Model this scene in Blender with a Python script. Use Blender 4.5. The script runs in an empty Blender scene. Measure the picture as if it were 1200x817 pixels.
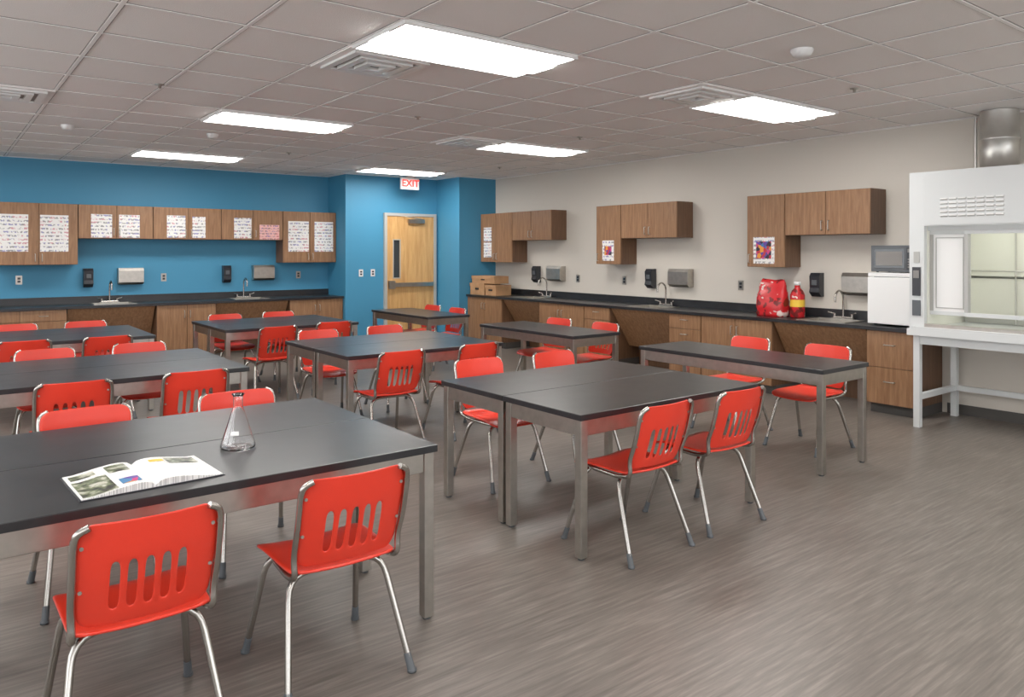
import bpy, bmesh, math, random
from mathutils import Vector, Matrix
random.seed(7)
sc = bpy.context.scene
CEIL = 2.90

# ------------------------------------------------------------------ materials
def nodes_of(name):
    m = bpy.data.materials.new(name); m.use_nodes = True
    nt = m.node_tree
    return m, nt, nt.nodes, nt.links, nt.nodes["Principled BSDF"]

def mat(name, col, rough=0.5, metal=0.0, bump=0.0, bscale=60, var=0.0, vscale=8, coat=0.0):
    m, nt, N, L, b = nodes_of(name)
    b.inputs["Base Color"].default_value = (*col, 1)
    b.inputs["Roughness"].default_value = rough
    b.inputs["Metallic"].default_value = metal
    b.inputs["Coat Weight"].default_value = coat
    tc = N.new("ShaderNodeTexCoord")
    if var > 0:
        n = N.new("ShaderNodeTexNoise"); n.inputs["Scale"].default_value = vscale
        n.inputs["Detail"].default_value = 4
        L.new(tc.outputs["Object"], n.inputs["Vector"])
        r = N.new("ShaderNodeValToRGB")
        r.color_ramp.elements[0].position = 0.3; r.color_ramp.elements[1].position = 0.7
        r.color_ramp.elements[0].color = (*[c*(1-var) for c in col], 1)
        r.color_ramp.elements[1].color = (*[min(1, c*(1+var)) for c in col], 1)
        L.new(n.outputs["Fac"], r.inputs["Fac"]); L.new(r.outputs["Color"], b.inputs["Base Color"])
    if bump > 0:
        n2 = N.new("ShaderNodeTexNoise"); n2.inputs["Scale"].default_value = bscale
        L.new(tc.outputs["Object"], n2.inputs["Vector"])
        bp = N.new("ShaderNodeBump"); bp.inputs["Strength"].default_value = bump
        bp.inputs["Distance"].default_value = 0.01
        L.new(n2.outputs["Fac"], bp.inputs["Height"]); L.new(bp.outputs["Normal"], b.inputs["Normal"])
    return m

def grain(name, c1, c2, mapscale, nscale=1.0, detail=6, rough=0.45, metal=0.0, c3=None, p=(0.3, 0.7), bump=0.0, rr=None, rz=0.0):
    m, nt, N, L, b = nodes_of(name)
    tc = N.new("ShaderNodeTexCoord"); mp = N.new("ShaderNodeMapping")
    mp.inputs["Scale"].default_value = mapscale
    mp.inputs["Rotation"].default_value = (0, 0, rz)
    L.new(tc.outputs["Object"], mp.inputs["Vector"])
    n = N.new("ShaderNodeTexNoise"); n.inputs["Scale"].default_value = nscale
    n.inputs["Detail"].default_value = detail; n.inputs["Roughness"].default_value = 0.65
    n.inputs["Distortion"].default_value = 0.3
    L.new(mp.outputs["Vector"], n.inputs["Vector"])
    r = N.new("ShaderNodeValToRGB")
    r.color_ramp.elements[0].position = p[0]; r.color_ramp.elements[1].position = p[1]
    r.color_ramp.elements[0].color = (*c1, 1); r.color_ramp.elements[1].color = (*c2, 1)
    if c3:
        e = r.color_ramp.elements.new((p[0]+p[1])/2); e.color = (*c3, 1)
    L.new(n.outputs["Fac"], r.inputs["Fac"]); L.new(r.outputs["Color"], b.inputs["Base Color"])
    b.inputs["Roughness"].default_value = rough; b.inputs["Metallic"].default_value = metal
    if rr:
        mr = N.new("ShaderNodeMapRange"); mr.inputs["To Min"].default_value = rr[0]; mr.inputs["To Max"].default_value = rr[1]
        L.new(n.outputs["Fac"], mr.inputs["Value"]); L.new(mr.outputs["Result"], b.inputs["Roughness"])
    if bump > 0:
        bp = N.new("ShaderNodeBump"); bp.inputs["Strength"].default_value = bump; bp.inputs["Distance"].default_value = 0.002
        L.new(n.outputs["Fac"], bp.inputs["Height"]); L.new(bp.outputs["Normal"], b.inputs["Normal"])
    return m

def emis(name, col, s):
    m, nt, N, L, b = nodes_of(name)
    b.inputs["Base Color"].default_value = (*col, 1)
    b.inputs["Emission Color"].default_value = (*col, 1)
    b.inputs["Emission Strength"].default_value = s
    return m

def paper_mat(name, base, rows=26, scale=45, thr=0.5):
    m, nt, N, L, b = nodes_of(name)
    tc = N.new("ShaderNodeTexCoord"); sx = N.new("ShaderNodeSeparateXYZ")
    L.new(tc.outputs["Object"], sx.inputs[0])
    def mth(op, a, bb=None):
        n = N.new("ShaderNodeMath"); n.operation = op
        for i, q in enumerate((a, bb)):
            if q is None: continue
            if isinstance(q, (int, float)): n.inputs[i].default_value = q
            else: L.new(q, n.inputs[i])
        return n.outputs[0]
    ax = sx.outputs["Y"] if name == 'book_page' else sx.outputs["Z"]
    zr = mth('MULTIPLY', ax, rows)
    fr = mth('FRACT', zr); band = mth('LESS_THAN', fr, 0.5)
    fl = mth('FLOOR', zr)
    cb = N.new("ShaderNodeCombineXYZ")
    L.new(mth('MULTIPLY', sx.outputs["X"], scale), cb.inputs[0])
    oi = N.new("ShaderNodeObjectInfo")
    L.new(mth('ADD', mth('MULTIPLY', fl, 3.7), mth('MULTIPLY', oi.outputs["Random"], 90)), cb.inputs[1])
    L.new(mth('MULTIPLY', fr, 1.3), cb.inputs[2])
    n = N.new("ShaderNodeTexNoise"); n.inputs["Scale"].default_value = 1; n.inputs["Detail"].default_value = 2
    L.new(cb.outputs[0], n.inputs["Vector"])
    ink = mth('MULTIPLY', mth('GREATER_THAN', n.outputs["Fac"], thr), band)
    cb2 = N.new("ShaderNodeCombineXYZ"); L.new(sx.outputs["X"], cb2.inputs[0]); L.new(mth('MULTIPLY', oi.outputs["Random"], 13), cb2.inputs[1]); L.new(sx.outputs["Z"], cb2.inputs[2])
    big = N.new("ShaderNodeTexNoise"); big.inputs["Scale"].default_value = 9; big.inputs["Detail"].default_value = 0
    L.new(cb2.outputs[0], big.inputs["Vector"])
    hs = N.new("ShaderNodeValToRGB")
    cr = hs.color_ramp; cr.interpolation = 'CONSTANT'
    cr.elements[0].color = (0.03, 0.03, 0.05, 1); cr.elements[1].color = (0.50, 0.05, 0.12, 1)
    cr.elements[1].position = 0.60
    if name != 'book_page':
        e = cr.elements.new(0.40); e.color = (0.05, 0.05, 0.40, 1)
        e = cr.elements.new(0.50); e.color = (0.05, 0.05, 0.06, 1)
    else:
        cr.elements[1].color = (0.03, 0.03, 0.03, 1)
    L.new(big.outputs["Fac"], hs.inputs["Fac"])
    mx = N.new("ShaderNodeMixRGB"); mx.inputs[1].default_value = (*base, 1)
    L.new(hs.outputs["Color"], mx.inputs[2]); L.new(mth('MULTIPLY', ink, 0.35 if name == 'book_page' else 0.65), mx.inputs[0])
    L.new(mx.outputs[0], b.inputs["Base Color"]); b.inputs["Roughness"].default_value = 0.7
    return m

M = {}
M['beige'] = mat('beige_wall_paint', (0.62, 0.575, 0.51), 0.6, bump=0.05, bscale=200)
M['blue'] = mat('blue_wall_paint', (0.05, 0.25, 0.42), 0.55, bump=0.05, bscale=200)
M['floor'] = grain('streaked_vinyl_floor', (0.095, 0.081, 0.070), (0.245, 0.215, 0.19), (1.6, 28, 1), 2.0, 8, 0.4, c3=(0.157, 0.136, 0.118), p=(0.28, 0.74), rr=(0.33, 0.47))
M['tile'] = mat('acoustic_ceiling_tile', (0.88, 0.845, 0.82), 0.9, bump=0.3, bscale=150, var=0.05, vscale=220)
M['grid'] = mat('ceiling_grid_white', (0.90, 0.88, 0.86), 0.5)
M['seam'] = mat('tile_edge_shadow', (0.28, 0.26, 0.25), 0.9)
M['wood'] = grain('walnut_laminate', (0.20, 0.095, 0.042), (0.35, 0.19, 0.095), (14, 14, 1.1), 2.5, 6, 0.42, c3=(0.265, 0.136, 0.066))
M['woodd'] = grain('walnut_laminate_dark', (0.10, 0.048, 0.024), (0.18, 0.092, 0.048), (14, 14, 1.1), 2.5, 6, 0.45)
M['oak'] = grain('oak_door_veneer', (0.50, 0.25, 0.08), (0.72, 0.43, 0.17), (9, 9, 0.8), 2.0, 6, 0.4)
M['black'] = grain('black_epoxy_resin', (0.011, 0.0115, 0.013), (0.021, 0.022, 0.025), (1, 1, 1), 4, 5, 0.3, rr=(0.25, 0.35))
M['steel'] = mat('brushed_steel', (0.46, 0.435, 0.395), 0.32, 1.0, var=.08, vscale=20)
M['duct'] = mat('galvanised_duct', (0.60, 0.59, 0.56), 0.42, 1.0, var=.06)
M['chrome'] = mat('chrome_tube', (0.44, 0.42, 0.39), 0.24, 1.0)
M['boot'] = mat('grey_leg_boot', (0.09, 0.10, 0.11), 0.5)
M['red'] = mat('red_polypropylene', (0.73, 0.038, 0.018), 0.33, bump=0.12, bscale=350)
M['white'] = mat('white_enamel', (0.80, 0.80, 0.79), 0.35)
M['hood'] = mat('grey_enamel_hood', (0.62, 0.64, 0.64), 0.4)
M['cream'] = mat('cream_hood_liner', (0.76, 0.76, 0.68), 0.4)
M['dark'] = mat('dark_gap', (0.015, 0.013, 0.012), 0.7)
M['plastic'] = mat('black_plastic', (0.02, 0.022, 0.028), 0.3)
M['rubber'] = mat('rubber_base', (0.07, 0.065, 0.06), 0.6)
M['paper'] = paper_mat('poster_paper', (0.80, 0.79, 0.77), 20, 40, 0.50)
M['pink'] = paper_mat('pink_paper', (0.80, 0.45, 0.42), 24, 40, 0.5)
M['page'] = paper_mat('book_page', (0.84, 0.84, 0.82), 120, 260, 0.50)
M['card'] = mat('cardboard', (0.42, 0.23, 0.11), 0.8, var=0.15)
M['lens'] = emis('troffer_lens', (1.0, 0.975, 0.94), 26.0)
M['lens2'] = emis('troffer_side_lens', (1.0, 0.975, 0.94), 14)
M['hoodlamp'] = emis('hood_lamp_lens', (1.0, 1.0, 0.90), 7.0)
M['frame'] = mat('painted_door_frame', (0.42, 0.42, 0.40), 0.4)
M['vent'] = mat('vent_louvre', (0.22, 0.21, 0.20), 0.6)
M['glassdark'] = mat('dark_glass', (0.03, 0.035, 0.04), 0.06)
M['exitred'] = emis('exit_red', (1.0, 0.03, 0.02), 1.0)
M['yellow'] = mat('yellow_label', (0.85, 0.55, 0.05), 0.5)
def glass(name, rough=0.0):
    m, nt, N, L, b = nodes_of(name)
    b.inputs["Base Color"].default_value = (1, 1, 1, 1); b.inputs["Roughness"].default_value = rough
    b.inputs["Transmission Weight"].default_value = 1.0; b.inputs["IOR"].default_value = 1.45
    return m
M['glass'] = glass('clear_glass')
m, nt, N, L, b = nodes_of('book_photo')
tc = N.new("ShaderNodeTexCoord"); v = N.new("ShaderNodeTexNoise"); v.inputs["Scale"].default_value = 28; v.inputs["Detail"].default_value = 5
L.new(tc.outputs["Object"], v.inputs["Vector"]); r = N.new("ShaderNodeValToRGB")
r.color_ramp.elements[0].position = .36; r.color_ramp.elements[0].color = (0.03, 0.03, 0.03, 1)
r.color_ramp.elements[1].position = .62; r.color_ramp.elements[1].color = (0.55, 0.54, 0.46, 1)
e = r.color_ramp.elements.new(.5); e.color = (0.16, 0.19, 0.10, 1)
L.new(v.outputs["Fac"], r.inputs["Fac"]); L.new(r.outputs["Color"], b.inputs["Base Color"]); b.inputs["Roughness"].default_value = .3
M['photo'] = m
m, nt, N, L, b = nodes_of('coloured_art')
tc = N.new("ShaderNodeTexCoord"); v = N.new("ShaderNodeTexVoronoi"); v.inputs["Scale"].default_value = 24
L.new(tc.outputs["Object"], v.inputs["Vector"])
r = N.new("ShaderNodeValToRGB"); r.color_ramp.interpolation = 'CONSTANT'
sp = N.new("ShaderNodeSeparateColor"); L.new(v.outputs["Color"], sp.inputs[0]); L.new(sp.outputs[0], r.inputs["Fac"])
cols = [(.03,.02,.04), (.5,.03,.05), (.75,.3,.04), (.1,.05,.3), (.6,.05,.2), (.05,.2,.4)]
r.color_ramp.elements[0].color = (*cols[0], 1); r.color_ramp.elements[1].position = .85; r.color_ramp.elements[1].color = (*cols[5], 1)
for i_ in range(1, 5):
    e = r.color_ramp.elements.new(i_*.17); e.color = (*cols[i_], 1)
L.new(r.outputs["Color"], b.inputs["Base Color"])
M['art'] = m
m, nt, N, L, b = nodes_of('red_bag_print')
tc = N.new("ShaderNodeTexCoord"); v = N.new("ShaderNodeTexNoise"); v.inputs["Scale"].default_value = 9
L.new(tc.outputs["Object"], v.inputs["Vector"]); r = N.new("ShaderNodeValToRGB"); r.color_ramp.interpolation = 'CONSTANT'
r.color_ramp.elements[0].color = (0.16, 0.01, 0.01, 1); r.color_ramp.elements[1].color = (0.55, 0.015, 0.02, 1)
r.color_ramp.elements[1].position = .42
e = r.color_ramp.elements.new(.64); e.color = (0.7, 0.55, 0.5, 1)
L.new(v.outputs["Fac"], r.inputs["Fac"]); L.new(r.outputs["Color"], b.inputs["Base Color"]); b.inputs["Roughness"].default_value = .3
M['bag'] = m

# ------------------------------------------------------------------ mesh builder
class MB:
    def __init__(s): s.v = []; s.f = []; s.m = []; s.s = []; s.mats = []
    def mi(s, k):
        if k not in s.mats: s.mats.append(k)
        return s.mats.index(k)
    def add(s, vs, fs, k, smooth=False, T=None):
        o = len(s.v)
        for p in vs:
            p = Vector(p)
            if T is not None: p = T @ p
            s.v.append(p)
        i = s.mi(k)
        for f in fs: s.f.append([o+a for a in f]); s.m.append(i); s.s.append(smooth)
    def box(s, x0, x1, y0, y1, z0, z1, k, T=None):
        vs = [(x0,y0,z0),(x1,y0,z0),(x1,y1,z0),(x0,y1,z0),(x0,y0,z1),(x1,y0,z1),(x1,y1,z1),(x0,y1,z1)]
        fs = [(0,3,2,1),(4,5,6,7),(0,1,5,4),(1,2,6,5),(2,3,7,6),(3,0,4,7)]
        s.add(vs, fs, k, False, T)
    def prism(s, poly, y0, y1, k, axis='y'):
        n = len(poly)
        if axis == 'y': vs = [(a,y0,z) for a,z in poly]+[(a,y1,z) for a,z in poly]
        else: vs = [(y0,a,z) for a,z in poly]+[(y1,a,z) for a,z in poly]
        fs = [list(range(n))[::-1], list(range(n,2*n))]+[(i,(i+1)%n,n+(i+1)%n,n+i) for i in range(n)]
        s.add(vs, fs, k)
    def tube(s, pts, r, k, seg=10, fillet=0.0, cap=True, r2=None):
        P = [Vector(p) for p in pts]
        if fillet > 0 and len(P) > 2:
            Q = [P[0]]
            for i in range(1, len(P)-1):
                a, b, c = P[i-1], P[i], P[i+1]
                d1 = (a-b); d2 = (c-b); ff = min(fillet, d1.length*.48, d2.length*.48)
                p0 = b+d1.normalized()*ff; p2 = b+d2.normalized()*ff
                for j in range(6):
                    t = j/5; Q.append(p0*(1-t)**2+b*2*t*(1-t)+p2*t*t)
            Q.append(P[-1]); P = Q
        vs = []; n = len(P); t0 = (P[1]-P[0]).normalized()
        up = Vector((0,0,1)) if abs(t0.z) < .9 else Vector((1,0,0))
        u = t0.cross(up).normalized()
        for i in range(n):
            if i == 0: t = P[1]-P[0]
            elif i == n-1: t = P[-1]-P[-2]
            else: t = (P[i+1]-P[i]).normalized()+(P[i]-P[i-1]).normalized()
            t.normalize(); u = (u-t*u.dot(t)).normalized(); w = t.cross(u)
            rr = r if r2 is None else r+(r2-r)*i/(n-1)
            for j in range(seg):
                a = 2*math.pi*j/seg; vs.append(P[i]+(u*math.cos(a)+w*math.sin(a))*rr)
        fs = []
        for i in range(n-1):
            for j in range(seg):
                fs.append((i*seg+j, i*seg+(j+1)%seg, (i+1)*seg+(j+1)%seg, (i+1)*seg+j))
        s.add(vs, fs, k, True)
        if cap:
            s.add(vs[:seg], [tuple(range(seg))[::-1]], k); s.add(vs[-seg:], [tuple(range(seg))], k)
    def lathe(s, prof, k, seg=32, c=(0,0,0)):
        vs = []; n = len(prof)
        for r, z in prof:
            for j in range(seg):
                a = 2*math.pi*j/seg; vs.append((c[0]+r*math.cos(a), c[1]+r*math.sin(a), c[2]+z))
        fs = [(i*seg+j, i*seg+(j+1)%seg, (i+1)*seg+(j+1)%seg, (i+1)*seg+j) for i in range(n-1) for j in range(seg)]
        s.add(vs, fs, k, True)
    def mesh_from(s, ob, k):
        dg = bpy.context.evaluated_depsgraph_get(); e = ob.evaluated_get(dg); me = e.to_mesh()
        s.add([v.co.copy() for v in me.vertices], [list(p.vertices) for p in me.polygons], k, True)
        e.to_mesh_clear()
    def data(s, name, recalc=True):
        me = bpy.data.meshes.new(name); me.from_pydata([tuple(p) for p in s.v], [], s.f)
        for k in s.mats: me.materials.append(M[k])
        for p, i, sm in zip(me.polygons, s.m, s.s): p.material_index = i; p.use_smooth = sm
        if recalc:
            bm = bmesh.new(); bm.from_mesh(me); bmesh.ops.recalc_face_normals(bm, faces=bm.faces); bm.to_mesh(me); bm.free()
        me.update(); return me
    def obj(s, name, loc=(0,0,0), rz=0.0, bevel=0.0):
        return place(s.data(name), name, loc, rz, bevel)

def place(me, name, loc=(0,0,0), rz=0.0, bevel=0.0):
    o = bpy.data.objects.new(name, me); sc.collection.objects.link(o)
    o.location = loc; o.rotation_euler = (0, 0, rz)
    if bevel > 0:
        b = o.modifiers.new('bevel', 'BEVEL'); b.width = bevel; b.segments = 2; b.limit_method = 'ANGLE'; b.angle_limit = math.radians(50)
    return o

def simple(name, k, x0, x1, y0, y1, z0, z1, bevel=0):
    b = MB(); cx, cy, cz = (x0+x1)/2, (y0+y1)/2, z0
    b.box(x0-cx, x1-cx, y0-cy, y1-cy, 0, z1-z0, k)
    return b.obj(name, (cx, cy, cz), 0, bevel)

# ------------------------------------------------------------------ room shell
XL, XR, YF, YB = -3.4, 8.02, -3.6, 12.35
YD, YC = 11.66, 10.93          # door wall, corner wall
XB1, XB2 = 5.46, 7.24
simple('floor', 'floor', XL-.2, XR+.2, YF-.2, YB+.2, -.1, 0)
simple('ceiling', 'tile', XL-.2, XR+.2, YF-.2, YB+.2, CEIL, CEIL+.1)
simple('wall_back', 'blue', XL-.2, XB1, YB, YB+.2, 0, CEIL)
simple('wall_door_side', 'blue', XB1, XB2, YD, YB+.2, 0, CEIL)
simple('wall_corner', 'blue', XB2, XR, YC, YB+.2, 0, CEIL)
simple('wall_right', 'beige', XR, XR+.2, YF-.2, YB+.2, 0, CEIL)
# window walls (behind and left of the camera): openings added as unseen daylight fill
WZ0, WZ1 = .92, 2.62
def wall_with_added_windows(name, added_wins, length, loc, rz, idx):
    b = MB(); T = .2
    b.box(0, length, 0, T, 0, WZ0, 'beige'); b.box(0, length, 0, T, WZ1, CEIL, 'beige'); x = 0
    for (a, c) in added_wins: b.box(x, a, 0, T, WZ0, WZ1, 'beige'); x = c
    b.box(x, length, 0, T, WZ0, WZ1, 'beige'); b.obj(name, loc, rz)
    Rm = Matrix.Rotation(rz, 4, 'Z')
    for n_, (a, c) in enumerate(added_wins):
        q = MB(); W = c-a; f = .05
        q.box(0, W, .06, .12, WZ0, WZ0+f, 'frame'); q.box(0, W, .06, .12, WZ1-f, WZ1, 'frame')
        for xx in (0, W/2-f/2, W-f): q.box(xx, xx+f, .06, .12, WZ0+f, WZ1-f, 'frame')
        p = Rm @ Vector((a, 0, 0)); q.obj('added_window_%d' % (idx+n_), (loc[0]+p.x, loc[1]+p.y, 0), rz)
wall_with_added_windows('wall_left', [(1.0, 3.6), (4.2, 6.8), (7.4, 10.0), (10.6, 13.2)], YB-YF, (XL, YF, 0), math.pi/2, 1)
wall_with_added_windows('wall_front', [(.8, 3.4), (4.0, 6.6), (7.2, 9.8)], XR-XL, (XR, YF, 0), math.pi, 5)
simple('baseboard_right', 'rubber', XR-.008, XR-.0005, YF, 3.33, 0, .1)
simple('baseboard_left', 'rubber', XL+.0005, XL+.008, YF+.01, YB-.01, 0, .1)
simple('baseboard_front', 'rubber', XL+.01, XR-.01, YF+.0005, YF+.008, 0, .1)
simple('baseboard_door_side', 'rubber', XB1, 6.15, YD-.008, YD-.0005, 0, .1)
simple('baseboard_back', 'rubber', XL+.01, -.75, YB-.008, YB-.0005, 0, .1)

PX, PY = 0.65, 0.67; GX, GY = 2.09, 3.70
fixt = [(GX+5*i*PX, GY+5*j*PY) for i in (-1, 0, 1) for j in (-1, 0, 1, 2)]
vents = [(GX, GY+PY), (GX+4*PX, GY), (GX+4*PX, GY+5*PY), (GX-3*PX, GY+5*PY), (GX-PX, GY-4*PY)]
b = MB()
i = math.ceil((XL-GX)/PX)
while GX+i*PX < XR:
    x = GX+i*PX; b.box(x-.012, x+.012, YF, YB, CEIL-.006, CEIL-.0005, 'grid')
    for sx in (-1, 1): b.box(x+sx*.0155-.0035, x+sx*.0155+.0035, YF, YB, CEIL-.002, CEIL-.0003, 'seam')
    i += 1
j = math.ceil((YF-GY)/PY)
while GY+j*PY < YB:
    y = GY+j*PY; b.box(XL, XR, y-.012, y+.012, CEIL-.0062, CEIL-.0005, 'grid')
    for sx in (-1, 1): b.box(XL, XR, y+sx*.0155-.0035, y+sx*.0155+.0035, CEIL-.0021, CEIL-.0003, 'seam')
    j += 1
b.box(XR-.022, XR, YF, YC, CEIL-.008, CEIL-.0005, 'grid'); b.box(XL, XB1, YB-.022, YB, CEIL-.008, CEIL-.0005, 'grid')
b.box(XB1, XB2, YD-.022, YD, CEIL-.008, CEIL-.0005, 'grid'); b.box(XB2, XR, YC-.022, YC, CEIL-.008, CEIL-.0005, 'grid')
b.box(XB1-.022, XB1, YD, YB, CEIL-.008, CEIL-.0005, 'grid'); b.box(XB2-.022, XB2, YC, YD, CEIL-.008, CEIL-.0005, 'grid')
b.obj('trim_ceiling_grid')

b = MB(); w, h = 2*PX, PY; e = .016
b.box(0, w, 0, e, -.022, 0, 'white'); b.box(0, w, h-e, h, -.022, 0, 'white')
b.box(0, e, e, h-e, -.022, 0, 'white'); b.box(w-e, w, e, h-e, -.022, 0, 'white')
b.box(e, w-e, e, h/2-.12, -.016, -.004, 'lens2'); b.box(e, w-e, h/2+.12, h-e, -.016, -.004, 'lens2')
b.box(e, w-e, h/2-.12, h/2+.12, -.034, -.004, 'lens')
b.box(e, w-e, h/2-.128, h/2-.120, -.038, -.01, 'vent'); b.box(e, w-e, h/2+.120, h/2+.128, -.038, -.01, 'vent')
tro = b.data('ceiling_troffer_light')
for x, y in fixt: place(tro, 'ceiling_troffer_light', (x, y, CEIL-.0065))

b = MB()
b.box(.0, PX, 0, PX, -.008, 0, 'grid')
for q in range(3):
    e = .05+q*.085; z = -.010-q*.006; P = PX
    for (x0,x1,y0,y1) in ((e,P-e,e,e+.05),(e,P-e,P-e-.05,P-e),(e,e+.05,e+.05,P-e-.05),(P-e-.05,P-e,e+.05,P-e-.05)):
        b.box(x0,x1,y0,y1, z-.014, -.008, 'white')
    e += .05
    for (x0,x1,y0,y1) in ((e,P-e,e,e+.03),(e,P-e,P-e-.03,P-e),(e,e+.03,e+.03,P-e-.03),(P-e-.03,P-e,e+.03,P-e-.03)):
        b.box(x0,x1,y0,y1, -.012, -.008, 'vent')
vd = b.data('ceiling_air_diffuser')
for x, y in vents: place(vd, 'ceiling_air_diffuser', (x, y, CEIL-.0065))

def det(x, y, r=.07, name='smoke_detector'):
    b = MB(); b.lathe([(0,-.05),(r*.55,-.05),(r*.8,-.04),(r,-.015),(r,0)], 'white'); b.obj(name, (x, y, CEIL-.005))
det(4.42, 2.71); det(2.45, 8.6, .06); det(1.1, 8.9, .06)
for x, y in ((5.8, 3.1), (3.7, 6.3), (1.4, 6.3), (5.8, 6.3), (3.7, 9.6), (6.9, 9.3)):
    b = MB(); b.lathe([(0,-.03),(.012,-.03),(.012,-.012),(.035,-.006),(.035,0)], 'steel', 16); b.obj('fire_sprinkler', (x, y, CEIL-.005))

# ------------------------------------------------------------------ door
b = MB(); x0, x1, zt = 6.16, 7.20, 2.27; yf = YD-.001
b.box(x0, x0+.05, yf-.05, yf, 0, zt, 'frame'); b.box(x1-.05, x1, yf-.05, yf, 0, zt, 'frame'); b.box(x0+.05, x1-.05, yf-.05, yf, zt-.05, zt, 'frame')
lx0, lx1, yy = x0+.054, x1-.054, yf-.035
wx0, wx1, wz0, wz1 = 6.34, 6.46, 1.15, 1.80
for (a, c, e, g) in ((lx0, wx0, .01, zt-.054), (wx1, lx1, .01, zt-.054), (wx0, wx1, .01, wz0), (wx0, wx1, wz1, zt-.054)):
    b.box(a, c, yy, yf-.002, e, g, 'oak')
b.box(wx0, wx1, yy+.012, yy+.02, wz0, wz1, 'glassdark')
for (a, c, e, g) in ((wx0-.015, wx0, wz0-.015, wz1+.015), (wx1, wx1+.015, wz0-.015, wz1+.015), (wx0, wx1, wz0-.015, wz0), (wx0, wx1, wz1, wz1+.015)):
    b.box(a, c, yy-.006, yy, e, g, 'frame')
b.box(lx0+.02, lx1-.03, yy-.05, yy-.012, .99, 1.06, 'steel'); b.box(lx0+.02, lx0+.13, yy-.06, yy, .96, 1.10, 'steel'); b.box(lx1-.08, lx1-.03, yy-.012, yy, 1.0, 1.05, 'steel')
b.box(lx0+.40, lx0+.72, yy-.06, yy, zt-.17, zt-.10, 'steel')
b.tube([(lx0+.68, yy-.04, zt-.1), (lx0+.45, yy-.12, zt-.08), (lx0+.3, yy-.03, zt-.05)], .009, 'steel', 8)
b.box(lx0, lx1, yy-.003, yy, .02, .24, 'steel')
for z in (.25, 1.1, 1.95): b.tube([(lx1+.004, yy-.006, z), (lx1+.004, yy-.006, z+.1)], .008, 'steel', 8)
b.obj('door_1')
# exit sign
b = MB(); b.box(-.17, .17, -.03, .03, -.23, -.03, 'white'); b.box(-.08, .08, -.025, .025, -.03, 0, 'white')
ex = b.obj('exit_sign', (6.50, 11.35, CEIL-.0065), 0, .004)
cu = bpy.data.curves.new('exit_letters', 'FONT'); cu.body = 'EXIT'; cu.size = .165; cu.align_x = 'CENTER'; cu.align_y = 'CENTER'; cu.extrude = .001; cu.offset = .004
to = bpy.data.objects.new('exit_letters', cu); sc.collection.objects.link(to); cu.materials.append(M['exitred'])
to.parent = ex; to.location = (0, -.0315, -.13); to.rotation_euler = (math.pi/2, 0, 0)

def plate(name, loc, rz, k='steel', w=.075, h=.12):
    b = MB(); b.box(-w/2, w/2, -.007, -.001, 0, h, k); b.box(-.018, .018, -.010, -.007, h*.2, h*.45, 'plastic'); b.box(-.018, .018, -.010, -.007, h*.55, h*.8, 'plastic')
    b.obj(name, loc, rz)
plate('light_switch', (5.96, YD, 1.18), 0, 'white'); plate('light_switch', (5.74, YD, 1.18), 0, 'white')
for x in (.95, 2.80, 4.92): plate('wall_outlet', (x, YB, 1.15), 0)
for y in (8.75, 7.75, 5.75): plate('wall_outlet', (XR, y, 1.12), -math.pi/2)

# ------------------------------------------------------------------ cabinets (local: x width, y depth, front y=0 facing -y)
R90 = -math.pi/2
def pull(b, x, y, z, vert=True, L=.10):
    if vert: b.tube([(x, y, z), (x, y-.03, z), (x, y-.03, z+L), (x, y, z+L)], .005, 'steel', 8, .008)
    else: b.tube([(x-L/2, y, z), (x-L/2, y-.03, z), (x+L/2, y-.03, z), (x+L/2, y, z)], .005, 'steel', 8, .008)
def upper(w, z0, z1, nd, loc, rz, D=.329):
    b = MB(); H = z1-z0
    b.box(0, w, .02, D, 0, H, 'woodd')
    dw = w/nd
    for i in range(nd):
        b.box(i*dw+.003, (i+1)*dw-.003, 0, .0185, .003, H-.003, 'wood')
        px = (i+1)*dw-.04 if (i % 2 == 0 and nd > 1) else i*dw+.04
        pull(b, px, 0, .05)
    b.obj('upper_cabinet', (loc[0], loc[1], z0), rz, .002)
ZT = 2.26; zs, zl = 1.785, 1.42; yfr = YB-.33
for (a, c, z, n) in ((-1.25, -.29, zl, 2), (-.285, .675, zs, 2), (.68, 1.615, zl, 2), (1.62, 2.58, zs, 2), (2.585, 3.555, zs, 2), (3.56, 4.53, zs, 2), (4.535, 5.455, zl, 2)):
    upper(c-a, z, ZT, n, (a, yfr), 0)
xfr = XR-.33
for (a, c, z, n) in ((10.925, 10.02, zl, 2), (10.015, 9.02, zs, 2), (8.0, 7.51, zl, 1), (7.505, 6.50, zs, 2), (5.43, 4.93, zl, 1), (4.925, 3.94, zs, 2)):
    upper(a-c, z, ZT, n, (xfr, a), R90)

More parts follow.
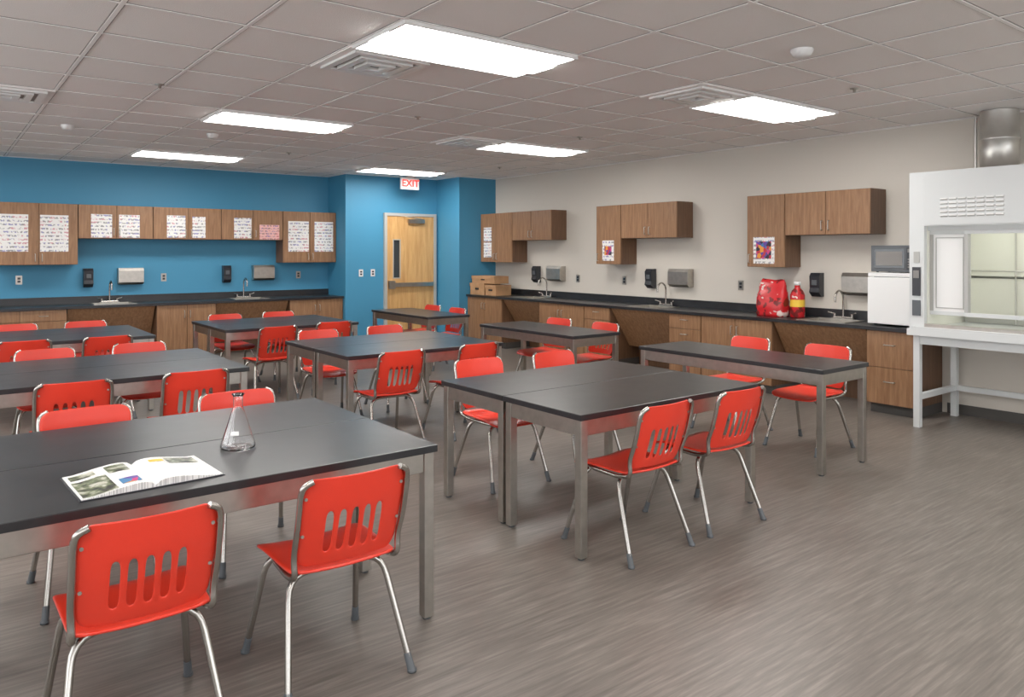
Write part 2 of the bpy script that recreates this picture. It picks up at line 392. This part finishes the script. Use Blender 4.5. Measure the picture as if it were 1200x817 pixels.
CT = .86
def base(w, kind, loc, rz, D=.60):
    b = MB(); top = CT-.036
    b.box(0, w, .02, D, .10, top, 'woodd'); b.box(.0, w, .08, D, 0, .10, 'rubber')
    if kind == 'doors2' or kind == 'door1':
        n = 2 if kind == 'doors2' else 1; dw = w/n
        for i in range(n):
            b.box(i*dw+.003, (i+1)*dw-.003, 0, .0185, .105, top-.005, 'wood')
            px = (i+1)*dw-.04 if (i % 2 == 0 and n > 1) else i*dw+.04
            pull(b, px, 0, top-.19)
    elif kind == 'drawdoor':
        n = 2; dw = w/n
        for i in range(n):
            b.box(i*dw+.003, (i+1)*dw-.003, 0, .0185, top-.15, top-.005, 'wood'); pull(b, (i+.5)*dw, 0, top-.08, False)
            b.box(i*dw+.003, (i+1)*dw-.003, 0, .0185, .105, top-.156, 'wood'); pull(b, (i+1)*dw-.04 if i == 0 else i*dw+.04, 0, top-.30)
    else:
        n = int(kind[-1]); hh = (top-.105)/n
        for i in range(n):
            b.box(.003, w-.003, 0, .0185, .105+i*hh, .105+(i+1)*hh-.006, 'wood'); pull(b, w/2, 0, .105+(i+.62)*hh, False)
    b.obj('base_cabinet', (loc[0], loc[1], 0), rz, .002)
def knee(w, loc, rz, D=.60):
    b = MB(); top = CT-.036
    b.prism([(.02, top-.004), (.04, top-.004), (.40, .28), (.38, .28)], .004, w-.004, 'wood', 'x')
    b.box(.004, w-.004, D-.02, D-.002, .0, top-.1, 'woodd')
    b.obj('sink_knee_panel', (loc[0], loc[1], 0), rz)
yb = YB-.61; xb = XR-.61
for (a, c, k) in ((-.70, .37, 'doors2'), (.375, 1.45, 'drawdoor'), (2.57, 3.40, 'doors2'), (4.54, 5.455, 'doors2')):
    base(c-a-.004, k, (a, yb), 0)
for (a, c) in ((1.455, 2.565), (3.405, 4.535)): knee(c-a-.01, (a, yb), 0)
for (a, c, k) in ((10.925, 9.935, 'doors2'), (8.965, 7.965, 'doors2'), (7.96, 7.445, 'drawers4'), (6.385, 5.885, 'drawers4'), (5.88, 4.91, 'doors2'), (3.835, 3.37, 'drawers2')):
    base(a-c-.004, k, (xb, a), R90)
for (a, c) in ((9.93, 8.97), (7.44, 6.39), (4.905, 3.84)): knee(a-c-.01, (xb, a), R90)

def counter(w, sinks, loc, rz, D=.639):
    b = MB(); z0, z1 = CT-.035, CT; sw, sy0, sy1 = .25, .12, .50
    xs = 0
    for s in sinks:
        b.box(xs, s-sw, 0, D, z0, z1, 'black'); b.box(s-sw, s+sw, 0, sy0, z0, z1, 'black'); b.box(s-sw, s+sw, sy1, D, z0, z1, 'black'); xs = s+sw
    b.box(xs, w, 0, D, z0, z1, 'black')
    b.box(0, w, D-.02, D-.001, z1, z1+.10, 'black')
    b.obj('countertop', (loc[0], loc[1], 0), rz)
    Rm = Matrix.Rotation(rz, 4, 'Z')
    for s in sinks:
        q = MB(); a = .243; y0, y1 = sy0+.006, sy1-.006; t = .005
        q.box(-a-.03, a+.03, sy0-.03, y0, CT, CT+.005, 'steel'); q.box(-a-.03, a+.03, y1, sy1+.03, CT, CT+.005, 'steel')
        q.box(-a-.03, -a, y0, y1, CT, CT+.005, 'steel'); q.box(a, a+.03, y0, y1, CT, CT+.005, 'steel')
        zb = CT-.034
        q.box(-a, a, y0, y0+t, zb, CT, 'steel'); q.box(-a, a, y1-t, y1, zb, CT, 'steel'); q.box(-a, -a+t, y0+t, y1-t, zb, CT, 'steel'); q.box(a-t, a, y0+t, y1-t, zb, CT, 'steel')
        q.box(-a, a, y0, y1, zb, zb+.004, 'steel')
        q.lathe([(0, .006), (.035, .006), (.035, .004)], 'plastic', 20, (0, (y0+y1)/2, zb))
        p = Rm @ Vector((s, 0, 0)); q.obj('lab_sink', (loc[0]+p.x, loc[1]+p.y, 0), rz)
        f = MB(); yy = .562
        f.tube([(-.11, yy, .018), (.11, yy, .018)], .016, 'chrome', 12)
        f.box(-.13, .13, yy-.025, yy+.025, 0.0005, .012, 'chrome')
        f.tube([(0, yy, .001), (0, yy, .27), (0, yy-.09, .33), (0, yy-.17, .27), (0, yy-.17, .19)], .011, 'chrome', 12, .07)
        for sx in (-1, 1):
            f.tube([(sx*.10, yy, .001), (sx*.10, yy, .06)], .015, 'chrome', 12)
            f.tube([(sx*.10, yy, .055), (sx*.16, yy-.04, .075)], .007, 'chrome', 8)
        f.obj('gooseneck_faucet', (loc[0]+p.x, loc[1]+p.y, CT), rz)
counter(5.455+.72, [2.05+.72, 3.98+.72], (-.72, YB-.64), 0)
counter(10.925-3.355, [10.925-9.42, 10.925-6.90, 10.925-4.37], (XR-.64, 10.925), R90)

# ------------------------------------------------------------------ wall fittings
def towel(loc, rz):
    b = MB(); b.prism([(-.001, .0), (-.001, .24), (-.10, .24), (-.125, .20), (-.125, .03), (-.09, 0)], -.17, .17, 'steel', 'x')
    b.box(-.13, .13, -.10, -.03, -.003, 0, 'dark'); b.obj('paper_towel_dispenser', loc, rz, .006)
def soap(loc, rz):
    b = MB(); b.prism([(-.001, 0), (-.001, .27), (-.08, .27), (-.11, .23), (-.10, .10), (-.115, .05), (-.06, 0)], -.06, .06, 'plastic', 'x')
    b.box(-.03, .03, -.112, -.105, .13, .19, 'boot'); b.obj('soap_dispenser', loc, rz, .008)
towel((2.33, YB, 1.12), 0); towel((4.30, YB, 1.14), 0); soap((1.78, YB, 1.09), 0); soap((3.72, YB, 1.11), 0)
for y in (9.21, 6.66, 4.20): towel((XR, y, 1.13), R90)
for y in (9.72, 7.20, 4.70): soap((XR, y, 1.09), R90)

def poster(x0, x1, z0, z1, k='paper', wall='b'):
    b = MB(); w = x1-x0; hh = z1-z0; b.box(-w/2, w/2, -.002, 0, 0, hh, k)
    if wall == 'b': b.obj('student_poster', ((x0+x1)/2, yfr-.001, z0), 0)
    else: b.obj('student_poster', (xfr-.001, (x0+x1)/2, z0), R90)
for q in ((.70, 1.03, 1.60, 2.10), (1.165, 1.50, 1.60, 2.10), (1.775, 2.04, 1.80, 2.13), (2.13, 2.40, 1.80, 2.13), (2.77, 3.03, 1.81, 2.14), (3.13, 3.32, 1.81, 2.13), (3.75, 4.02, 1.81, 2.13), (4.62, 4.97, 1.60, 2.10), (5.07, 5.40, 1.60, 2.10)):
    poster(*q)
poster(4.15, 4.47, 1.795, 2.03, 'pink')
poster(10.60, 10.83, 1.78, 2.02, 'paper', 'r'); poster(10.60, 10.83, 1.50, 1.76, 'paper', 'r')
poster(7.64, 7.87, 1.47, 1.76, 'paper', 'r'); poster(5.06, 5.34, 1.46, 1.77, 'paper', 'r')
b = MB(); b.box(-.10, .10, -.002, 0, 0, .20, 'art'); b.obj('child_artwork', (xfr-.0035, 5.20, 1.52), R90)
b = MB(); b.box(-.07, .07, -.002, 0, 0, .13, 'art'); b.obj('child_artwork', (xfr-.0035, 7.755, 1.55), R90)

# ------------------------------------------------------------------ science tables
def table(x0, x1, y0, y1):
    w, d = x1-x0, y1-y0; H = .76; L = .048
    b = MB(); b.box(-w/2, w/2, -d/2, d/2, H-.032, H, 'black')
    a, c = w/2-.012, d/2-.012
    for sx in (-1, 1):
        for sy in (-1, 1):
            xx = sorted((sx*a, sx*(a-L))); yy = sorted((sy*c, sy*(c-L)))
            b.box(xx[0], xx[1], yy[0], yy[1], .012, H-.032, 'steel')
            b.lathe([(0,0),(.018,0),(.018,.014)], 'boot', 12, (sx*(a-L/2), sy*(c-L/2), 0))
    t = .02; z0 = H-.032-.085
    for sy in (-1, 1):
        yy = sorted((sy*(c-.006), sy*(c-.006-t))); b.box(-a+L, a-L, yy[0], yy[1], z0, H-.032, 'steel')
    for sx in (-1, 1):
        xx = sorted((sx*(a-.006), sx*(a-.006-t))); b.box(xx[0], xx[1], -c+L, c-L, z0, H-.032, 'steel')
    b.obj('science_table', ((x0+x1)/2, (y0+y1)/2, 0), 0, .003)
g = .004
def pair(x0, x1, y0, y1, off=0):
    m_ = (y0+y1)/2; table(x0, x1, y0, m_-g/2); table(x0+off, x1+off, m_+g/2, y1)
pair(.10, 1.75, 2.81, 4.15); pair(2.64, 4.17, 2.86, 4.20); pair(.22, 1.84, 5.54, 6.90); pair(2.64, 4.20, 5.60, 6.95)
pair(.20, 1.79, 8.22, 9.56); pair(2.49, 4.05, 8.28, 9.60)
table(5.0, 5.64, 2.90, 4.66); table(5.05, 5.71, 5.58, 7.20); table(5.05, 5.70, 8.35, 9.92)

# ------------------------------------------------------------------ chair
def shell(vs, fs, th, sub=1):
    me = bpy.data.meshes.new('t'); me.from_pydata(vs, [], fs); o = bpy.data.objects.new('t', me); sc.collection.objects.link(o)
    s = o.modifiers.new('s', 'SOLIDIFY'); s.thickness = th; s.offset = 0
    q = o.modifiers.new('q', 'SUBSURF'); q.levels = sub
    bpy.context.view_layer.update(); return o
def back_y(x, z):
    t = (z-.475)/.335
    return -.215-.095*t+.035*(x/.2)**2-.012*math.sin(math.pi*max(0, min(1, t)))
def make_chair():
    b = MB()
    sl = [-.094, -.047, 0, .047, .094]; hw = .0125
    inner = sorted([s-hw for s in sl]+[s+hw for s in sl])
    zs_ = [.475, .482, .50, .525, .57, .63, .685, .71, .735, .765, .79, .804, .81]
    ztop, zbot, r1, r0 = .81, .475, .055, .04
    vs = []; nc = len(inner)+6
    for z in zs_:
        t = (z-zbot)/(ztop-zbot); w = .19+.018*t
        if z > ztop-r1: dz = z-(ztop-r1); w = w-r1+math.sqrt(max(0, r1*r1-dz*dz))
        if z < zbot+r0: dz = (zbot+r0)-z; w = w-r0+math.sqrt(max(0, r0*r0-dz*dz))
        cols = [-w, -(w+.13)/2-.008, -.130]+inner+[.130, (w+.13)/2+.008, w]
        for x in cols: vs.append((x, back_y(x, z), z))
    fs = []
    for i in range(len(zs_)-1):
        for j in range(nc-1):
            slot = (j >= 3 and (j-3) % 2 == 0 and j-3 < len(inner)) and .52 <= zs_[i] < .685
            if not slot: fs.append((i*nc+j, i*nc+j+1, (i+1)*nc+j+1, (i+1)*nc+j))
    o = shell(vs, fs, .008, 2); b.mesh_from(o, 'red'); bpy.data.objects.remove(o)
    ys = [-.215, -.205, -.18, -.13, -.06, .02, .10, .16, .195, .22, .232]; xs = [-1, -.94, -.78, -.5, 0, .5, .78, .94, 1]
    vs = []
    for y in ys:
        w = .205+.012*(y+.2)/.43; r = .06
        if y > .232-r: dd = y-(.232-r); w = w-r+math.sqrt(max(0, r*r-dd*dd))
        if y < -.215+.05: dd = (-.165)-y; w = w-.05+math.sqrt(max(0, .0025-dd*dd))
        for s_ in xs:
            x = s_*w; z = .452-.014*(1-min(1, abs(x)/.2)**2)
            if y > .13: z -= .9*(y-.13)**1.5
            if y < -.15: z += 4*(y+.15)**2
            vs.append((x, y, z))
    n = len(xs); fs = [(i*n+j, i*n+j+1, (i+1)*n+j+1, (i+1)*n+j) for i in range(len(ys)-1) for j in range(n-1)]
    o = shell(vs, fs, .012, 1); b.mesh_from(o, 'red'); bpy.data.objects.remove(o)
    R = .0125
    for sx in (-1, 1):
        pts = [(sx*.15, .15, .418), (sx*.185, .06, .424), (sx*.195, -.12, .424), (sx*.20, -.215, .445), (sx*.202, -.205, .52)]
        for z in (.60, .68, .75): pts.append((sx*.205, back_y(.2, z)-.014, z))
        pts.append((sx*.198, back_y(.19, .79)-.016, .790)); pts.append((sx*.165, back_y(.165, .80)-.016, .806))
        b.tube(pts, .0115, 'chrome', 10, .045)
        for z in (.60, .74):   # rivets
            yy = back_y(.185, z)-.005
            b.tube([(sx*.183, yy+.002, z), (sx*.183, yy-.004, z)], .006, 'steel', 10)
    for y0, y1, fx, tx in ((.255, .13, .235, .185), (-.255, -.10, .24, .185)):
        b.tube([(-fx, y0, .005), (-tx, y1, .418), (tx, y1, .418), (fx, y0, .005)], R, 'chrome', 12, .085)
        for sx in (-1, 1):
            f = Vector((sx*fx, y0, .0)); t_ = Vector((sx*tx, y1, .418)); dr = (t_-f).normalized()
            b.tube([f+Vector((0,0,.004)), f+dr*.012, f+dr*.07], .0165, 'boot', 12, 0, True, .0142)
            b.lathe([(0, 0), (.018, 0), (.018, .012), (.0, .014)], 'boot', 12, (f.x, f.y, 0))
    return b.data('school_chair')
CH = make_chair()
def chair(x, y, r=0, j=2.5):
    place(CH, 'school_chair', (x, y, 0), math.radians(r+random.uniform(-j, j)))
for x, y, r in ((.53, 2.76, 0), (1.22, 2.78, 0), (3.04, 2.92, 0), (3.71, 2.93, 0),
                (.62, 4.06, 180), (1.37, 4.06, 180), (3.19, 4.29, 180), (3.90, 4.26, 180),
                (.70, 5.55, 0), (1.40, 5.55, 0), (.72, 6.88, 180), (1.42, 6.88, 180),
                (2.98, 5.60, 0), (3.74, 5.63, 0), (3.08, 6.95, 180), (3.85, 6.98, 180),
                (.65, 8.24, 0), (1.30, 8.20, 0), (.72, 9.52, 180), (1.39, 9.50, 180),
                (2.90, 8.13, 0), (3.62, 8.28, 0), (2.95, 9.50, 180), (3.62, 9.50, 180),
                (5.72, 3.45, 90), (5.72, 4.21, 90), (5.66, 6.04, 90), (5.62, 6.76, 90), (5.58, 8.90, 90), (5.60, 9.58, 90)):
    chair(x, y, r)

# ------------------------------------------------------------------ book & flask
b = MB()
def pz(u):
    return .006+.020*math.sin(math.pi*min(1, u*1.15)**.6)*(1-u*.35)+.004*(1-u)
hwid, dep = .235, .165; nn = 14
for sx in (-1, 1):
    top = [(sx*hwid*i/nn, pz(i/nn)) for i in range(nn+1)]
    vs = [(x, -dep, z) for x, z in top]+[(x, dep, z) for x, z in top]+[(x, -dep, .003) for x, z in top]+[(x, dep, .003) for x, z in top]
    m_ = nn+1; fs = []
    for i in range(nn):
        fs.append((i, i+1, m_+i+1, m_+i)); fs.append((i, i+1, 2*m_+i+1, 2*m_+i)); fs.append((m_+i, m_+i+1, 3*m_+i+1, 3*m_+i))
    fs.append((nn, m_+nn, 3*m_+nn, 2*m_+nn)); b.add(vs, fs, 'page', False)
def patch(sx, u0, u1, y0, y1, k):
    n = 8; vs = []
    for i in range(n+1):
        u = u0+(u1-u0)*i/n
        for y in (y0, y1): vs.append((sx*hwid*u, y, pz(u)+.0012))
    b.add(vs, [(2*i, 2*i+1, 2*i+3, 2*i+2) for i in range(n)], k)
patch(-1, .50, .97, -.155, .05, 'photo'); patch(-1, .15, .45, .04, .14, 'photo'); patch(1, .45, .92, .05, .14, 'photo'); patch(-1, .6, .95, .08, .14, 'photo')
patch(1, .2, .42, .09, .125, 'yellow'); patch(-1, .15, .42, -.13, -.06, 'art')
b.box(-hwid-.006, hwid+.006, -dep-.006, dep+.006, 0, .003, 'plastic')
b.obj('open_textbook', (.625, 3.07, .7605), math.radians(3))
b = MB()
outer = [(0, 0), (.062, 0), (.070, .004), (.072, .012), (.068, .030), (.024, .165), (.020, .178), (.020, .222), (.027, .232)]
inn = [(.0255, .232), (.0185, .221), (.0185, .178), (.0225, .165), (.0663, .030), (.070, .013), (.067, .006), (0, .003)]
b.lathe(outer+inn, 'glass', 40)
b.obj('erlenmeyer_flask', (1.04, 3.28, .7602))
b = MB(); vs = []
for i in range(7):
    a = math.radians(-80+i*6-60)
    for z in (.066, .082):
        r = .068-(z-.03)*.326+.0012; vs.append((r*math.cos(a), r*math.sin(a), z))
b.add(vs, [(2*i, 2*i+2, 2*i+3, 2*i+1) for i in range(6)], 'white'); lb = b.obj('flask_label', (0, 0, 0)); lb.parent = bpy.data.objects['erlenmeyer_flask']

# ------------------------------------------------------------------ counter items
def bag(name, w, d, h, k, loc, rz, seed):
    rnd = random.Random(seed); b = MB(); nx, nz = 10, 12; vs = []
    ring = 20
    for i in range(nz+1):
        t = i/nz; ww = w/2*(1-.12*t**3+.05*math.sin(3*t)); dd = d/2*(1 if t < .35 else max(.08, 1-(t-.35)*1.35))
        for j in range(ring):
            a = 2*math.pi*j/ring; ca, sa = math.cos(a), math.sin(a)
            x = ww*math.copysign(abs(ca)**.5, ca); y = dd*math.copysign(abs(sa)**.5, sa)
            n = 0 if i == 0 else .009; vs.append((x+rnd.uniform(-n, n), y+rnd.uniform(-n, n), h*t+(rnd.uniform(-.012, .012) if i == nz else 0)))
    fs = [(i*ring+j, i*ring+(j+1)%ring, (i+1)*ring+(j+1)%ring, (i+1)*ring+j) for i in range(nz) for j in range(ring)]
    fs.append(list(range(ring))[::-1]); fs.append(list(range(nz*ring, nz*ring+ring))); b.add(vs, fs, k, True); return b.obj(name, loc, rz)
CZ = CT+.001
bag('red_plastic_bag', .34, .22, .42, 'bag', (7.66, 5.06, CZ), R90, 3)
b = MB(); b.lathe([(0, 0), (.075, 0), (.08, .01), (.08, .25), (.06, .30), (.03, .33), (.03, .37), (0, .37)], 'bag', 28)
b.lathe([(.081, .12), (.081, .20)], 'yellow', 28); b.lathe([(.0, .40), (.036, .40), (.036, .36), (.0, .36)], 'white', 20)
b.obj('red_canister', (7.74, 4.80, CZ))
def carton(w, d, h, loc, rz):
    b = MB(); t = .006
    b.box(-w/2, w/2, -d/2, d/2, 0, t, 'card')
    b.box(-w/2, w/2, -d/2, -d/2+t, t, h, 'card'); b.box(-w/2, w/2, d/2-t, d/2, t, h, 'card'); b.box(-w/2, -w/2+t, -d/2+t, d/2-t, t, h, 'card'); b.box(w/2-t, w/2, -d/2+t, d/2-t, t, h, 'card')
    b.box(-w/2-.005, w/2+.005, -d/2-.005, d/2+.005, h, h+.006, 'card'); b.box(-w/2-.005, w/2+.005, -d/2-.008, -d/2-.002, h-.05, h+.006, 'card')
    b.box(-.05, .05, -d/2-.010, -d/2-.0005, h*.45, h*.62, 'dark'); b.obj('cardboard_box', loc, rz)
carton(.42, .34, .19, (7.62, 10.69, CZ), R90); carton(.30, .32, .17, (7.62, 10.31, CZ), R90); carton(.66, .30, .12, (7.63, 10.56, CZ+.198), R90)

b = MB(); W, D_, H = .50, .46, .53
b.box(0, W, .05, D_, .015, H, 'white'); b.box(.002, W-.002, 0, .045, .02, H-.045, 'white'); b.box(.002, W-.002, .01, .05, H-.04, H, 'white'); b.box(.06, W-.06, .012, .05, H-.05, H-.038, 'boot')
for x in (.04, W-.04):
    for y in (.09, D_-.05): b.lathe([(0,0),(.018,0),(.018,.015)], 'boot', 10, (x, y, 0))
b.obj('mini_refrigerator', (7.50, 3.875, CZ), R90, .008)
b = MB(); W, D_, H = .45, .34, .27
b.box(0, W, .02, D_, .01, H, 'plastic'); b.box(0, W, 0, .02, .01, H, 'boot'); b.box(.03, W-.12, -.004, 0, .045, H-.035, 'glassdark'); b.box(W-.10, W-.015, -.003, 0, .03, H-.02, 'plastic')
b.box(.05, W-.14, -.006, -.004, .07, H-.06, 'vent')
b.box(W-.09, W-.025, -.005, -.003, H-.07, H-.035, 'vent')
for i in range(4):
    for j in range(3): b.box(W-.088+j*.022, W-.072+j*.022, -.005, -.003, .05+i*.025, .065+i*.025, 'vent')
for x in (.04, W-.04):
    for y in (.05, D_-.05): b.lathe([(0,0),(.012,0),(.012,.01)], 'boot', 8, (x, y, 0))
b.obj('microwave_oven', (7.53, 3.85, CZ+.531), R90, .005)

# ------------------------------------------------------------------ fume hood (local x width toward -Y world)
b = MB(); W, D_ = 1.55, .88; z0, zt = .90, 2.32
k = 'hood'
b.box(0, .13, 0, D_, z0, zt, k); b.box(W-.13, W, 0, D_, z0, zt, k)
b.box(.13, W-.13, 0, .05, 1.83, zt, k); b.box(.13, W-.13, .05, D_, zt-.04, zt, k)
b.box(.135, W-.135, -.006, 0, 1.84, zt-.012, k)
b.box(.13, W-.13, D_-.03, D_, z0, zt-.04, 'cream')
b.box(.13, W-.13, D_-.14, D_-.13, z0+.10, 1.35, 'cream'); b.box(.13, W-.13, D_-.14, D_-.13, 1.37, 1.95, 'cream')
b.box(.13, .135, .05, D_-.03, z0, zt-.04, 'cream'); b.box(W-.135, W-.13, .05, D_-.03, z0, zt-.04, 'cream')
b.box(.13, W-.13, .05, D_-.03, z0, z0+.02, 'hood')
b.box(.13, W-.13, .08, D_-.15, 2.05, 2.07, 'white'); b.box(.35, W-.35, .20, .40, 2.035, 2.05, 'hoodlamp')
for r_ in range(5):
    for i in range(7):
        x = .27+i*.074; z = 1.905+r_*.037
        b.box(x, x+.060, -.0075, -.006, z, z+.010, 'frame'); b.box(x, x+.060, -.016, -.006, z+.010, z+.022, 'white')
b.box(.13, W-.13, .055, .085, 1.79, 1.83, k)
for (a, c, y) in ((.135, .47, .10), (.44, 1.12, .065), (1.09, W-.135, .10)):
    b.box(a, c, y, y+.02, 1.755, 1.79, k); b.box(a, c, y, y+.02, 1.03, 1.065, k)
    b.box(a, a+.03, y, y+.02, 1.065, 1.755, 'frame'); b.box(c-.03, c, y, y+.02, 1.065, 1.755, 'frame')
    if a != .44:   # opaque white sliding side panels with a raised inner border
        b.box(a+.03, c-.03, y+.006, y+.014, 1.065, 1.755, 'white')
        b.box(a+.05, c-.05, y+.001, y+.006, 1.09, 1.10, 'frame'); b.box(a+.05, c-.05, y+.001, y+.006, 1.72, 1.73, 'frame')
        b.box(a+.05, a+.058, y+.001, y+.006, 1.10, 1.72, 'frame'); b.box(c-.058, c-.05, y+.001, y+.006, 1.10, 1.72, 'frame')
b.box(.13, W-.13, .0, .07, z0+.02, z0+.05, 'steel'); b.box(.02, W-.02, -.03, .04, z0, z0+.02, 'hood')
b.tube([(.2, D_-.18, 1.42), (W-.2, D_-.18, 1.42)], .007, 'duct'); b.tube([(.62, D_-.18, .93), (.62, D_-.18, 1.9)], .007, 'duct')
b.box(.03, .10, -.012, 0, 1.02, 1.16, 'boot'); b.box(.03, .10, -.012, 0, 1.20, 1.46, 'plastic'); b.box(.04, .09, -.016, -.012, 1.36, 1.43, 'vent'); b.box(.04, .09, -.006, 0, 1.50, 1.60, 'frame')
b.box(-.01, W+.01, -.03, D_, .84, z0, 'hood')
for x in (.03, W-.085):
    for y in (.01, D_-.10): b.box(x, x+.055, y, y+.055, 0, .84, 'hood')
    b.box(x+.005, x+.05, .065, D_-.10, .25, .30, 'hood'); b.box(x+.005, x+.05, .065, D_-.10, .78, .84, 'hood')
b.box(.085, W-.085, .02, .05, .76, .84, 'hood'); b.box(.085, W-.085, D_-.09, D_-.05, .25, .30, 'hood')
b.obj('fume_hood', (7.11, 3.28, 0), R90, .004)
b = MB(); r_ = .155
b.lathe([(r_+.03, 0), (r_+.03, .015), (r_, .015), (r_, .30), (r_+.006, .305), (r_+.006, .32), (r_, .325), (r_, CEIL-2.328)], 'duct', 40)
b.obj('exhaust_duct', (7.80, 2.79, 2.3215))
b = MB(); b.tube([(0, 0, 2.335), (0, 0, CEIL-.01)], .012, 'duct'); b.box(-.02, .02, -.02, .02, 2.322, 2.36, 'steel'); b.obj('electrical_conduit', (7.96, 3.05, 0))

# ------------------------------------------------------------------ world, camera
w = bpy.data.worlds.new('World'); sc.world = w; w.use_nodes = True
w.node_tree.nodes['Background'].inputs[0].default_value = (.95, .97, 1.0, 1); w.node_tree.nodes['Background'].inputs[1].default_value = 4.6
cam = bpy.data.cameras.new('camera'); co = bpy.data.objects.new('camera', cam); sc.collection.objects.link(co)
co.location = (0, 0, 1.6); co.rotation_euler = (math.pi/2, 0, -math.radians(37.51))
cam.sensor_width = 36; cam.lens = 886/1200*36; cam.shift_y = -(408.5-295)/1200; cam.clip_start = .05
sc.camera = co
sc.view_settings.view_transform = 'Standard'
sc.view_settings.gamma = 1.06
